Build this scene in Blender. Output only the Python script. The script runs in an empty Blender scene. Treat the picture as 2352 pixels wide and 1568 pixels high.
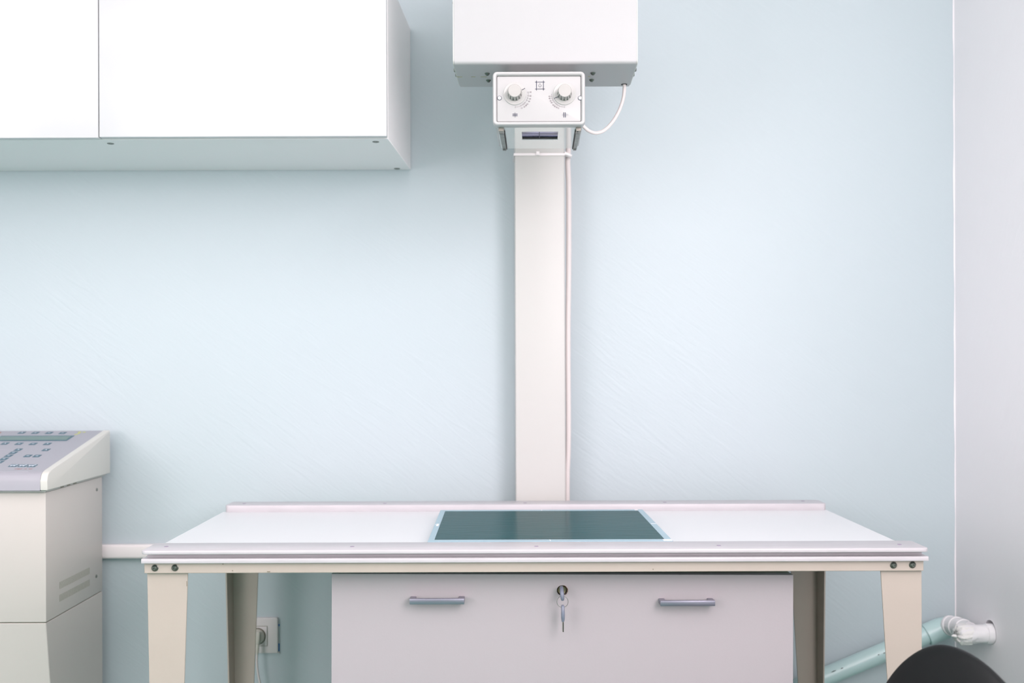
import bpy, bmesh, math, random
from mathutils import Vector, Matrix
random.seed(7)
S = bpy.context.scene
C = S.collection
PI = math.pi
E = 1.15            # eye height above the floor
F = 2287.0          # focal length in pixels of the 2352-wide frame
ROLL = math.radians(0.19)
PX, PY = 1150.0, 834.0

# ---------------------------------------------------------------- camera
cd = bpy.data.cameras.new('camera')
cam = bpy.data.objects.new('camera', cd); C.objects.link(cam)
cd.sensor_width = 36.0; cd.lens = 36.0*F/2352.0
cd.shift_x = (1176-PX)/2352.0
cd.shift_y = (PY-784)/2352.0
cd.clip_start = 0.05
cd.dof.use_dof = True; cd.dof.focus_distance = 1.92; cd.dof.aperture_fstop = 3.2
cam.matrix_world = Matrix.Translation((0, 0, E)) @ Matrix.Rotation(PI/2, 4, 'X') @ Matrix.Rotation(-ROLL, 4, 'Z')
S.camera = cam

# ---------------------------------------------------------------- light and exposure
W = bpy.data.worlds.new('world'); S.world = W; W.use_nodes = True
wb = W.node_tree.nodes['Background']
wb.inputs[0].default_value = (0.95, 0.98, 1.0, 1); wb.inputs[1].default_value = 1.0
def area(name, loc, target, sx, sy, power, col):
    l = bpy.data.lights.new(name, 'AREA'); l.shape = 'RECTANGLE'; l.size = sx; l.size_y = sy
    l.energy = power; l.color = col
    o = bpy.data.objects.new(name, l); C.objects.link(o); o.location = loc
    o.rotation_euler = (Vector(target)-Vector(loc)).to_track_quat('-Z', 'Y').to_euler()
    return o
area('window_light', (-0.5, -4.2, 2.15), (-0.4, 2.5, 1.6), 3.8, 1.0, 34, (1.0, 0.872, 0.905))
area('ceiling_light', (-0.5, -0.7, 2.72), (-0.5, -0.7, 0), 3.8, 3.6, 78, (1.0, 0.882, 0.91))
area('side_light', (1.11, 0.4, 1.75), (-1.2, 1.6, 1.45), 1.8, 1.3, 80, (1.0, 0.877, 0.905))
area('left_fill_light', (-2.5, -0.6, 1.6), (1.2, 2.3, 1.0), 2.0, 1.3, 54, (1.0, 0.882, 0.91))  # added fill from the left to brighten the right wall, no door there
vs = S.view_settings
vs.view_transform = 'Standard'; vs.look = 'None'; vs.gamma = 1.0; vs.use_curve_mapping = False
vs.exposure = -0.11

# ---------------------------------------------------------------- helpers
def ray(px, py):
    """direction of the sight line through a point of the photograph, per metre of depth"""
    u, v = (px-PX)/F, -(py-PY)/F
    c, s = math.cos(ROLL), math.sin(ROLL)
    return (c*u + s*v, -s*u + c*v)
def P(px, py, d):
    u, v = ray(px, py)
    return Vector((u*d, d, E + v*d))

def srgb(r, g, b):
    f = lambda c: (c/12.92 if c <= 0.04045 else ((c+0.055)/1.055)**2.4)
    return (f(r/255), f(g/255), f(b/255), 1)

def mat(name, col, rough=0.5, metal=0.0, spec=0.5, coat=0.0, bump=0.0, scale=60, vary=0.0, vscale=4, stretch=(1, 1, 1), trans=0.0):
    m = bpy.data.materials.new(name); m.use_nodes = True
    nt = m.node_tree; b = nt.nodes['Principled BSDF']
    b.inputs['Base Color'].default_value = col
    b.inputs['Roughness'].default_value = rough
    b.inputs['Metallic'].default_value = metal
    b.inputs['Specular IOR Level'].default_value = spec
    b.inputs['Coat Weight'].default_value = coat
    b.inputs['Transmission Weight'].default_value = trans
    tc = nt.nodes.new('ShaderNodeTexCoord'); mp = nt.nodes.new('ShaderNodeMapping')
    mp.inputs['Scale'].default_value = stretch
    nt.links.new(tc.outputs['Object'], mp.inputs['Vector'])
    if vary > 0:
        n = nt.nodes.new('ShaderNodeTexNoise'); n.inputs['Scale'].default_value = vscale; n.inputs['Detail'].default_value = 5
        nt.links.new(mp.outputs[0], n.inputs['Vector'])
        r = nt.nodes.new('ShaderNodeValToRGB')
        r.color_ramp.elements[0].position = 0.35; r.color_ramp.elements[1].position = 0.65
        r.color_ramp.elements[0].color = tuple(c*(1-vary) for c in col[:3]) + (1,)
        r.color_ramp.elements[1].color = col
        nt.links.new(n.outputs['Fac'], r.inputs['Fac']); nt.links.new(r.outputs[0], b.inputs['Base Color'])
    if bump > 0:
        n = nt.nodes.new('ShaderNodeTexNoise'); n.inputs['Scale'].default_value = scale; n.inputs['Detail'].default_value = 4
        nt.links.new(mp.outputs[0], n.inputs['Vector'])
        bp = nt.nodes.new('ShaderNodeBump'); bp.inputs['Strength'].default_value = bump; bp.inputs['Distance'].default_value = 0.002
        nt.links.new(n.outputs['Fac'], bp.inputs['Height']); nt.links.new(bp.outputs[0], b.inputs['Normal'])
    return m

def wall_mat(name, col, rough, strength, rot):
    """hand-rolled oil paint: long brush strokes over fine orange-peel"""
    m = bpy.data.materials.new(name); m.use_nodes = True
    nt = m.node_tree; b = nt.nodes['Principled BSDF']
    b.inputs['Base Color'].default_value = col
    b.inputs['Roughness'].default_value = rough
    tc = nt.nodes.new('ShaderNodeTexCoord')
    mr = nt.nodes.new('ShaderNodeMapping'); mr.inputs['Rotation'].default_value = rot
    nt.links.new(tc.outputs['Object'], mr.inputs['Vector'])
    mp = nt.nodes.new('ShaderNodeMapping'); mp.inputs['Scale'].default_value = (4, 4, 26)
    nt.links.new(mr.outputs[0], mp.inputs['Vector'])
    n1 = nt.nodes.new('ShaderNodeTexNoise'); n1.inputs['Scale'].default_value = 2.2; n1.inputs['Detail'].default_value = 6
    n1.inputs['Distortion'].default_value = 0.9
    nt.links.new(mp.outputs[0], n1.inputs['Vector'])
    n2 = nt.nodes.new('ShaderNodeTexNoise'); n2.inputs['Scale'].default_value = 130; n2.inputs['Detail'].default_value = 3
    nt.links.new(tc.outputs['Object'], n2.inputs['Vector'])
    n3 = nt.nodes.new('ShaderNodeTexNoise'); n3.inputs['Scale'].default_value = 3.0
    nt.links.new(tc.outputs['Object'], n3.inputs['Vector'])
    mu = nt.nodes.new('ShaderNodeMath'); mu.operation = 'MULTIPLY'
    nt.links.new(n1.outputs['Fac'], mu.inputs[0]); nt.links.new(n3.outputs['Fac'], mu.inputs[1])
    ad = nt.nodes.new('ShaderNodeMath'); ad.operation = 'MULTIPLY_ADD'; ad.inputs[1].default_value = 0.12
    nt.links.new(n2.outputs['Fac'], ad.inputs[0]); nt.links.new(mu.outputs[0], ad.inputs[2])
    bp = nt.nodes.new('ShaderNodeBump'); bp.inputs['Strength'].default_value = strength; bp.inputs['Distance'].default_value = 0.006
    nt.links.new(ad.outputs[0], bp.inputs['Height']); nt.links.new(bp.outputs[0], b.inputs['Normal'])
    return m

M = dict(
    wall=wall_mat('teal_wall_paint', srgb(192, 205, 210), 0.42, 0.22, (0, -0.65, 0)),
    wall_white=wall_mat('white_wall_paint', srgb(244, 242, 245), 0.5, 0.20, (1.1, 0, 0)),
    ceiling=mat('ceiling_paint', srgb(240, 240, 240), 0.8),
    floor=mat('green_bounce_floor', srgb(48, 142, 120), 0.45, vary=0.2, vscale=3),  # unseen floor, its green invented to bounce teal into the shaded areas
    pipe_teal=mat('teal_pipe_paint', srgb(184, 212, 212), 0.3, bump=0.15, scale=30),
    cab_door=mat('gloss_white_door', srgb(206, 208, 210), 0.22, bump=0.02, scale=12),
    cab_body=mat('white_laminate', srgb(244, 244, 244), 0.45),
    seam=mat('grey_seam', srgb(150, 140, 136), 0.7),
    head=mat('white_enamel', srgb(178, 180, 181), 0.38, bump=0.04, scale=400),
    head_side=mat('cream_enamel', srgb(204, 206, 202), 0.35),
    glue=mat('yellowed_seal', srgb(176, 174, 110), 0.7, vary=0.3, vscale=90),
    column=mat('cream_steel_column', srgb(202, 202, 199), 0.4, bump=0.03, scale=60),
    hose=mat('cream_cable_sheath', srgb(230, 222, 220), 0.4),
    face=mat('white_faceplate', srgb(178, 179, 179), 0.4),
    frame_w=mat('white_plastic', srgb(184, 185, 185), 0.3),
    clear_disc=mat('white_gloss_disc', srgb(192, 192, 190), 0.26, coat=0.25),
    knob=mat('pale_grey_knob', srgb(174, 173, 170), 0.35),
    groove=mat('dark_groove', srgb(120, 115, 98), 0.6),
    ink=mat('navy_ink', srgb(38, 44, 74), 0.5),
    ink_soft=mat('grey_ink', srgb(128, 116, 122), 0.5),
    steel=mat('zinc_steel', srgb(150, 155, 150), 0.32, metal=0.9, bump=0.2, scale=200, vary=0.35, vscale=60),
    steel_dark=mat('dull_bolt_steel', srgb(112, 118, 112), 0.36, metal=0.95, bump=0.1, scale=300),
    steel_warm=mat('nickel_clip', srgb(150, 146, 138), 0.3, metal=0.6),
    black=mat('black_recess', srgb(12, 14, 12), 0.6),
    violet=mat('violet_reflection_paint', srgb(150, 150, 205), 0.12, metal=0.6, vary=0.75, vscale=46, stretch=(0.5, 1, 3)),  # violet mottling puts the light window's reflections into the base colour
    acrylic=mat('collimator_acrylic', srgb(246, 245, 244), 0.06, coat=1.0, spec=1.0),
    table_top=mat('white_table_panel', srgb(224, 226, 228), 0.3),
    rail=mat('anodised_white_rail', srgb(196, 193, 197), 0.36, bump=0.06, scale=50, vary=0.06, vscale=14, stretch=(1, 6, 6)),
    beige=mat('beige_enamel', srgb(182, 172, 162), 0.42, bump=0.05, scale=160, vary=0.03, vscale=10),
    drawer=mat('lilac_grey_laminate', srgb(172, 166, 170), 0.5, bump=0.05, scale=260),
    drawer_edge=mat('grey_green_edge', srgb(160, 160, 148), 0.6),
    handle=mat('satin_aluminium', srgb(146, 146, 160), 0.34, metal=0.75),
    key_plastic=mat('grey_key_plastic', srgb(120, 126, 142), 0.32),
    brass=mat('tarnished_lock', srgb(150, 146, 122), 0.35, metal=0.8),
    chip=mat('raw_chipboard', srgb(96, 62, 34), 0.9, bump=0.8, scale=700),
    film=mat('teal_screen', srgb(4, 74, 78), 0.2, bump=0.22, scale=16, vary=0.12, vscale=9, stretch=(1, 5, 1), spec=0.02),
    film_frame=mat('pale_blue_frame', srgb(158, 186, 198), 0.38),
    mark=mat('white_mark', srgb(245, 246, 248), 0.5),
    console=mat('grey_console_foil', srgb(168, 167, 176), 0.42),
    cheek=mat('cream_console_cheek', srgb(212, 211, 205), 0.4),
    body=mat('cream_cabinet_steel', srgb(198, 193, 188), 0.45, bump=0.03, scale=200),
    slot=mat('vent_slot', srgb(128, 132, 112), 0.7),
    button=mat('slate_blue_button', srgb(56, 98, 114), 0.4),
    icon=mat('white_icon', srgb(222, 226, 238), 0.5),
    lcd=mat('green_display', srgb(84, 116, 110), 0.25),
    red=mat('red_print', srgb(176, 128, 122), 0.5),
    rust=mat('rust_red_print', srgb(158, 86, 62), 0.5),
    faint=mat('pale_printed_line', srgb(188, 187, 195), 0.5),
    yellow=mat('yellow_felt_mark', srgb(190, 196, 104), 0.5),
    duct=mat('cream_pvc_duct', srgb(252, 246, 246), 0.35),
    pvc=mat('white_wrapped_pipe', srgb(228, 228, 230), 0.5, bump=0.35, scale=70),
    tape=mat('white_tape', srgb(228, 228, 226), 0.55, bump=0.9, scale=90),
    socket=mat('white_socket_plastic', srgb(226, 222, 222), 0.3),
    plug=mat('white_plug', srgb(216, 214, 204), 0.4),
    blue=mat('blue_paint_smear', srgb(50, 120, 190), 0.6),
    chair=mat('black_leatherette', srgb(6, 9, 11), 0.5, bump=0.06, scale=500, spec=0.35),
    chair_dark=mat('black_chair_plastic', srgb(24, 26, 28), 0.4),
    purple=mat('purple_screw_dimple', srgb(150, 136, 160), 0.5),
)

XF = [None]
ORG = {}
def obj(name, bm, m, parent=None, angle=35, mods=()):
    if XF[0]:
        for v in bm.verts: v.co = XF[0](v.co)
    off = ORG.get(parent.name, Vector((0, 0, 0))) if parent else Vector((0, 0, 0))
    bmesh.ops.recalc_face_normals(bm, faces=bm.faces)
    for v in bm.verts: v.co -= off
    me = bpy.data.meshes.new(name); bm.to_mesh(me); bm.free()
    me.polygons.foreach_set('use_smooth', [True]*len(me.polygons))
    me.set_sharp_from_angle(angle=math.radians(angle))
    me.materials.append(m)
    o = bpy.data.objects.new(name, me); C.objects.link(o)
    if parent: o.parent = parent
    ORG[o.name] = off
    return o
def thing(name, label, cat, loc, group=None):
    o = bpy.data.objects.new(name, None); C.objects.link(o); o.empty_display_size = 0.05
    o.location = loc; ORG[o.name] = Vector(loc)
    o['label'] = label; o['category'] = cat
    if group: o['group'] = group
    return o
def tag(o, label, cat, group=None):
    o['label'] = label; o['category'] = cat
    if group: o['group'] = group
    return o
def struct(name, bm, m, label=None):
    o = obj(name, bm, m); o['kind'] = 'structure'
    if label: o['label'] = label
    return o

def box(bm, x0, x1, y0, y1, z0, z1, bev=0.0, seg=2):
    t = bmesh.new()
    vs_ = [t.verts.new((x, y, z)) for x in (x0, x1) for y in (y0, y1) for z in (z0, z1)]
    for f in ((0, 1, 3, 2), (4, 6, 7, 5), (0, 4, 5, 1), (2, 3, 7, 6), (0, 2, 6, 4), (1, 5, 7, 3)):
        t.faces.new([vs_[i] for i in f])
    if bev: bmesh.ops.bevel(t, geom=list(t.edges), offset=bev, segments=seg, profile=0.5, affect='EDGES')
    merge(bm, t); return bm
def merge(bm, t):
    me = bpy.data.meshes.new('tmp'); t.to_mesh(me); t.free(); bm.from_mesh(me); bpy.data.meshes.remove(me)
def prism(bm, pts, axis, a0, a1, bev=0.0, seg=2):
    """extrude a 2-D outline; axis x: pts=(y,z); y: pts=(x,z); z: pts=(x,y)"""
    t = bmesh.new()
    def mk(p, a):
        return {'x': (a, p[0], p[1]), 'y': (p[0], a, p[1]), 'z': (p[0], p[1], a)}[axis]
    A = [t.verts.new(mk(p, a0)) for p in pts]; B = [t.verts.new(mk(p, a1)) for p in pts]
    t.faces.new(A); t.faces.new(B[::-1])
    n = len(pts)
    for i in range(n): t.faces.new((A[i], A[(i+1) % n], B[(i+1) % n], B[i]))
    if bev: bmesh.ops.bevel(t, geom=list(t.edges), offset=bev, segments=seg, profile=0.5, affect='EDGES')
    merge(bm, t); return bm
def rr(cx, cz, w, h, r, n=6):
    pts = []
    for (sx, sz, a0) in ((1, 1, 0), (-1, 1, PI/2), (-1, -1, PI), (1, -1, 1.5*PI)):
        ox, oz = cx+sx*(w/2-r), cz+sz*(h/2-r)
        for i in range(n+1):
            a = a0+i/n*PI/2
            pts.append((ox+r*math.cos(a), oz+r*math.sin(a)))
    return pts
def loft(bm, loops, cap0=True, cap1=True):
    L = [[bm.verts.new(p) for p in lp] for lp in loops]
    n = len(L[0])
    for a, b in zip(L, L[1:]):
        for i in range(n): bm.faces.new((a[i], a[(i+1) % n], b[(i+1) % n], b[i]))
    if cap0: bm.faces.new(L[0][::-1])
    if cap1: bm.faces.new(L[-1])
    return bm
def rr_plate(bm, x0, x1, y0, y1, z0, z1, r, b=0.0012):
    """horizontal plate with rounded plan corners and softened edges"""
    cx, cy, w, h = (x0+x1)/2, (y0+y1)/2, x1-x0, y1-y0
    loops = []
    for ins, z in ((b, z0), (b*0.3, z0+b*0.3), (0, z0+b), (0, z1-b), (b*0.3, z1-b*0.3), (b, z1)):
        loops.append([(x, y, z) for x, y in rr(cx, cy, w-2*ins, h-2*ins, max(r-ins, 0.0004), 5)])
    return loft(bm, loops)
def rr_front(bm, cx, cz, w, h, r, y0, y1, b=0.001):
    """upright plate facing the room"""
    loops = []
    for ins, y in ((0, y1), (0, y0+b), (b*0.3, y0+b*0.3), (b, y0)):
        loops.append([(x, y, z) for x, z in rr(cx, cz, w-2*ins, h-2*ins, max(r-ins, 0.0003), 6)])
    return loft(bm, loops)
def frame_of(d):
    d = d.normalized(); up = Vector((0, 0, 1)) if abs(d.z) < 0.95 else Vector((1, 0, 0))
    a = d.cross(up).normalized(); return a, d.cross(a).normalized()
def tube(bm, pts, r, n=14, caps=True):
    pts = [Vector(p) for p in pts]; rs = r if isinstance(r, (list, tuple)) else [r]*len(pts)
    loops = []; a = None
    for i, p in enumerate(pts):
        d = (pts[min(i+1, len(pts)-1)]-pts[max(i-1, 0)]).normalized()
        if a is None: a, _ = frame_of(d)
        a = (a - d*a.dot(d)).normalized(); b = d.cross(a)
        loops.append([p + (a*math.cos(t)+b*math.sin(t))*rs[i] for t in [2*PI*k/n for k in range(n)]])
    return loft(bm, loops, caps, caps)
def lathe(bm, c, axis, prof, n=28):
    """prof: list of (distance along axis, radius)"""
    c = Vector(c); ax = Vector(axis).normalized(); a, b = frame_of(ax)
    loops = []
    for h, r in prof:
        loops.append([c + ax*h + (a*math.cos(t)+b*math.sin(t))*max(r, 1e-5) for t in [2*PI*k/n for k in range(n)]])
    return loft(bm, loops)
def smooth_path(pts, k=8):
    pts = [Vector(p) for p in pts]; out = []
    for i in range(len(pts)-1):
        p0, p1, p2, p3 = pts[max(i-1, 0)], pts[i], pts[i+1], pts[min(i+2, len(pts)-1)]
        for j in range(k):
            t = j/k
            out.append(0.5*((2*p1)+(p2-p0)*t+(2*p0-5*p1+4*p2-p3)*t*t+(3*p1-p0-3*p2+p3)*t**3))
    out.append(pts[-1]); return out
def holed(bm, u0, u1, v0, v1, cu, cv, r, depth, f, n=8):
    """flat sheet with a round hole and the hole's wall; f(u, v, w) -> point"""
    s = r*1.6
    sq = []
    for k in range(4*n):
        side, t = divmod(k, n); t = t/n
        sq.append([(s, -s+2*s*t), (s-2*s*t, s), (-s, s-2*s*t), (-s+2*s*t, -s)][side])
    O = [bm.verts.new(f(cu+x, cv+y, 0)) for x, y in sq]
    I = []; B = []
    for x, y in sq:
        a = math.atan2(y, x); I.append(bm.verts.new(f(cu+r*math.cos(a), cv+r*math.sin(a), 0)))
        B.append(bm.verts.new(f(cu+r*math.cos(a), cv+r*math.sin(a), depth)))
    m_ = len(sq)
    for i in range(m_):
        j = (i+1) % m_
        bm.faces.new((O[i], O[j], I[j], I[i])); bm.faces.new((I[i], I[j], B[j], B[i]))
    for a0, a1, b0, b1 in ((u0, cu-s, v0, v1), (cu+s, u1, v0, v1), (cu-s, cu+s, v0, cv-s), (cu-s, cu+s, cv+s, v1)):
        bm.faces.new([bm.verts.new(f(*p, 0)) for p in ((a0, b0), (a1, b0), (a1, b1), (a0, b1))])
    return bm
def text_into(bm, s, size, T, align='CENTER'):
    cu = bpy.data.curves.new('t', 'FONT'); cu.body = s; cu.size = size; cu.align_x = align; cu.align_y = 'CENTER'; cu.extrude = 0.00015
    o = bpy.data.objects.new('t', cu); C.objects.link(o)
    dg = bpy.context.evaluated_depsgraph_get(); me = o.evaluated_get(dg).to_mesh()
    t = bmesh.new(); t.from_mesh(me); bmesh.ops.transform(t, matrix=T, verts=t.verts)
    o.evaluated_get(dg).to_mesh_clear(); bpy.data.objects.remove(o); bpy.data.curves.remove(cu)
    merge(bm, t); return bm
FRONT = lambda x, y, z: Matrix.Translation((x, y, z)) @ Matrix.Rotation(PI/2, 4, 'X')   # lettering on an upright face

# ================================================================ the room
DW = 2.56
XR = P(2193.5, 784, DW).x
ZC = 2.75
YN = -4.4
b = bmesh.new(); box(b, -2.6, XR+0.12, DW, DW+0.12, 0, ZC); struct('wall_back', b, M['wall'], 'pale teal painted back wall')
PH = P(2262, 1455, 2.378)                     # centre of the waste pipe where it enters the wall
b = bmesh.new()
holed(b, YN, DW, 0.0, ZC, PH.y+0.001, PH.z+0.0035, 0.0285, 0.1, lambda u, v, w: (XR+w, u, v))
box(b, XR+0.1, XR+0.12, YN, DW, 0, ZC)
struct('wall_right', b, M['wall_white'], 'white painted right wall')
b = bmesh.new(); box(b, -2.72, -2.6, YN, DW+0.12, 0, ZC); struct('wall_left', b, M['wall_white'])
b = bmesh.new(); box(b, -2.72, XR+0.12, YN-0.12, DW+0.12, -0.1, 0); struct('floor', b, M['floor'])
b = bmesh.new(); box(b, -2.72, XR+0.12, YN-0.12, DW+0.12, ZC, ZC+0.1); struct('ceiling', b, M['ceiling'])
b = bmesh.new()
WX0, WX1, WZ0, WZ1 = -1.3, 0.95, 0.95, 2.4
for x0, x1, z0, z1 in ((-2.6, WX0, 0, ZC), (WX1, XR, 0, ZC), (WX0, WX1, 0, WZ0), (WX0, WX1, WZ1, ZC)):
    box(b, x0, x1, YN-0.12, YN, z0, z1)
struct('wall_front', b, M['wall_white'])
b = bmesh.new()
for x0, x1, z0, z1 in ((WX0, WX0+.06, WZ0, WZ1), (WX1-.06, WX1, WZ0, WZ1), (WX0+.06, WX1-.06, WZ0, WZ0+.06), (WX0+.06, WX1-.06, WZ1-.06, WZ1), (-.2, -.14, WZ0+.06, WZ1-.06)):
    box(b, x0, x1, YN-.09, YN-.03, z0, z1, .004, 1)
struct('window_1', b, M['frame_w'])

# the right wall's white paint laps a little onto the back wall
b = bmesh.new(); zz_ = [0.4+2.35*i/40 for i in range(41)]
fr_ = [b.verts.new((XR-.0028-.0009*math.sin(i*1.9)-.0006*math.sin(i*.7), DW-.0006, z)) for i, z in enumerate(zz_)]; bk_ = [b.verts.new((XR+.001, DW-.0006, z)) for z in zz_]
for i in range(40): b.faces.new((fr_[i], bk_[i], bk_[i+1], fr_[i+1]))
struct('trim_1', b, M['wall_white'])

# surface cable duct on the back wall
zt, zb = P(275, 1251, DW-0.02).z, P(275, 1282, DW-0.02).z
b = bmesh.new(); box(b, -1.6, 0.02, DW-0.0215, DW-0.0005, zb, zt, 0.0015)
dct = obj('cable_duct', b, M['duct']); tag(dct, 'cream plastic cable duct running along the teal wall behind the table', 'cable duct')
b = bmesh.new(); box(b, -1.6, 0.02, DW-0.0245, DW-0.021, zb+0.003, zt-0.003, 0.001); obj('duct_lid', b, M['duct'], dct)

# ================================================================ wall cabinet
cab = thing('wall_cabinet', 'white gloss wall cabinet with two plain doors, upper left', 'wall cabinet', (-0.9, DW, E+0.496))
d0 = 2.2
xr, xb = P(891, 300, d0).x, P(943.5, 250, DW).x
zb0 = P(500, 319, d0).z; zt0 = zb0+0.362
xl = -1.75
b = bmesh.new()
f0, f1 = d0+0.004, DW-0.002
prism(b, [(xl, f0), (xr, f0), (xb, f1), (xl, f1)], 'z', zb0, zt0, 0.0012, 1)
obj('carcass', b, M['cab_body'], cab)
g = P(233.7, 160, d0).x
b = bmesh.new(); box(b, g+0.0012, P(887.5, 160, d0-0.018).x, d0-0.018, d0, zb0+0.001, zt0-0.001, 0.0012); obj('door', b, M['cab_door'], cab)
b = bmesh.new(); box(b, xl, g-0.0012, d0-0.018, d0, zb0-0.0005, zt0-0.001, 0.0012); obj('door', b, M['cab_door'], cab)
b = bmesh.new(); box(b, xl, xr-0.004, d0, d0+0.0045, zb0+0.003, zt0-0.003); obj('seal_strip', b, M['seam'], cab)
for (sx, sy, dd, s) in ((254, 329.5, None, 1), (863, 325.5, None, 0), (912, 387, None, 0)):
    u, v = ray(sx, sy); dd = (zb0-E)/v
    c = Vector((u*dd, dd, zb0))
    b = bmesh.new(); lathe(b, c+Vector((0, 0, 0.0008)), (0, 0, -1), [(0, 0.0078), (0.0012, 0.0078), (0.0018, 0.0066), (0.0018, 0.0035), (0.0006, 0.003), (0.0006, 0.0001)], 20)
    o = obj('cam_screw', b, M['steel_dark'], cab)

# ================================================================ X-ray unit
ux = thing('xray_unit', 'white column-mounted X-ray tube head with collimator above the table', 'X-ray machine', (P(1240, 784, 2.5).x, 2.5, 0))
ca, cb = P(1183.5, 784, 2.46).x, P(1298.5, 784, 2.46).x
b = bmesh.new(); box(b, ca, cb, 2.46, DW-0.002, 0, 2.6, 0.004, 3); obj('column', b, M['column'], ux)
b = bmesh.new(); box(b, ca+0.012, cb-0.012, 2.17, 2.458, E+0.62, E+0.72, 0.006); obj('carriage_arm', b, M['column'], ux)

D1 = 2.0
XF[0] = lambda c: Vector((c.x+0.036*(c.y-2.0), c.y, c.z))
hz = P(1252, 146.5, D1).z
hx0, hx1 = P(1043, 100, D1).x, P(1462, 100, D1).x
b = bmesh.new()
hr = 0.007
prof = [(D1+hr*(1-math.sin(t)), hz+hr*(1-math.cos(t))) for t in [PI/2*k/7 for k in range(8)]][::-1]
prof = prof + [(D1+0.166, hz), (D1+0.166, hz+0.36), (D1, hz+0.36)]
prism(b, prof, 'x', hx0, hx1); hd = obj('tube_head_housing', b, M['head'], ux)
for s, x0, x1 in ((-1, hx0-0.0026, hx0-0.0002), (1, hx1+0.0002, hx1+0.0026)):
    b = bmesh.new(); prism(b, [(y+(0.001 if y < D1+0.1 else -0.006), z+0.0008) for y, z in prof], 'x', x0, x1, 0.0006, 1)
    sc_ = obj('side_cover', b, M['head_side'], ux)
    xs = x0 if s < 0 else x1
    for (dy, z) in ((0.055, P(1040, 163, 2.05).z+0.003), (0.095, P(1044, 174, 2.09).z+0.003), (0.03, P(1037, 7, 2.03).z)):
        b = bmesh.new(); lathe(b, (xs, D1+dy, z), (s, 0, 0), [(0, 0.0045), (0.0012, 0.0043), (0.0026, 0.003), (0.003, 0.0001)], 16)
        obj('screw', b, M['steel'], sc_)
# plate seam and screws under the head
def on_z(px, py, z):
    u, v = ray(px, py); dd = (z-E)/v
    x = u*dd; return Vector((x-0.036*(dd-2.0), dd, z))
ys = on_z(1100, 176.5, hz).y
for q0, q1 in ((1050, 1062), (1082, 1092), (1104, 1118), (1350, 1356)):
    b = bmesh.new(); box(b, on_z(q0, 176.5, hz).x, on_z(q1, 176.5, hz).x, ys-0.0008, ys+0.0008, hz-0.0004, hz+0.001); obj('seam_sealant', b, M['glue'], hd)
for px, py in ((1119, 168.5), (1122, 184), (1362, 167.5), (1359, 183)):
    b = bmesh.new(); lathe(b, on_z(px, py, hz)+Vector((0, 0, 0.0004)), (0, 0, -1), [(0, 0.0052), (0.0006, 0.0055), (0.0022, 0.0048), (0.0042, 0.003), (0.005, 0.0022), (0.005, 0.0012), (0.0035, 0.001), (0.0035, 0.0001)], 20)
    obj('screw', b, M['steel_dark'], hd)
# collimator
DC = 1.955
cx0, cx1 = P(1133.5, 225, DC).x, P(1346, 225, DC).x
cz0, cz1 = P(1240, 287, DC).z, P(1240, 163.5, DC).z
ccx, ccz, cw, ch = (cx0+cx1)/2, (cz0+cz1)/2, cx1-cx0, cz1-cz0
bz = E+0.4680
b = bmesh.new()
loops = []
bw = 0.0078
for ins, y in ((0.004, 1.99), (0.0015, 1.986), (0, 1.975), (0, 1.9585), (0.0008, 1.9565), (0.0022, 1.9552), (0.0036, 1.955), (0.0054, 1.9555), (0.0068, 1.957), (bw, 1.9605), (bw, 1.965)):
    loops.append([(x, y, z) for x, z in rr(ccx, ccz, cw-2*ins, ch-2*ins, max(0.0088-ins*0.85, 0.002), 8)])
loft(b, loops)
tw = 0.0185
prism(b, [(cx0+0.004, bz+0.003), (cx1-0.004, bz+0.003), (cx1-0.008, cz1-0.002), (cx0+0.008, cz1-0.002)], 'y', 1.985, 2.165, 0.002)
cx_m = (cx0+cx1)/2
box(b, cx_m-0.06, cx_m+0.06, 2.065, 2.14, cz1-0.004, hz+0.0004)      # flange to the head
col = obj('collimator_housing', b, M['frame_w'], ux)
b = bmesh.new(); rr_front(b, ccx, ccz, cw-2*bw-0.0012, ch-2*bw-0.0012, 0.0024, 1.9605, 1.9648, 0.0006)
obj('faceplate', b, M['face'], col)
YF = 1.9602
def fp(px, py, y=YF):
    u, v = ray(px, py); x = u*y; return Vector((x-0.036*(y-2.0), y, E+v*y))
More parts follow.
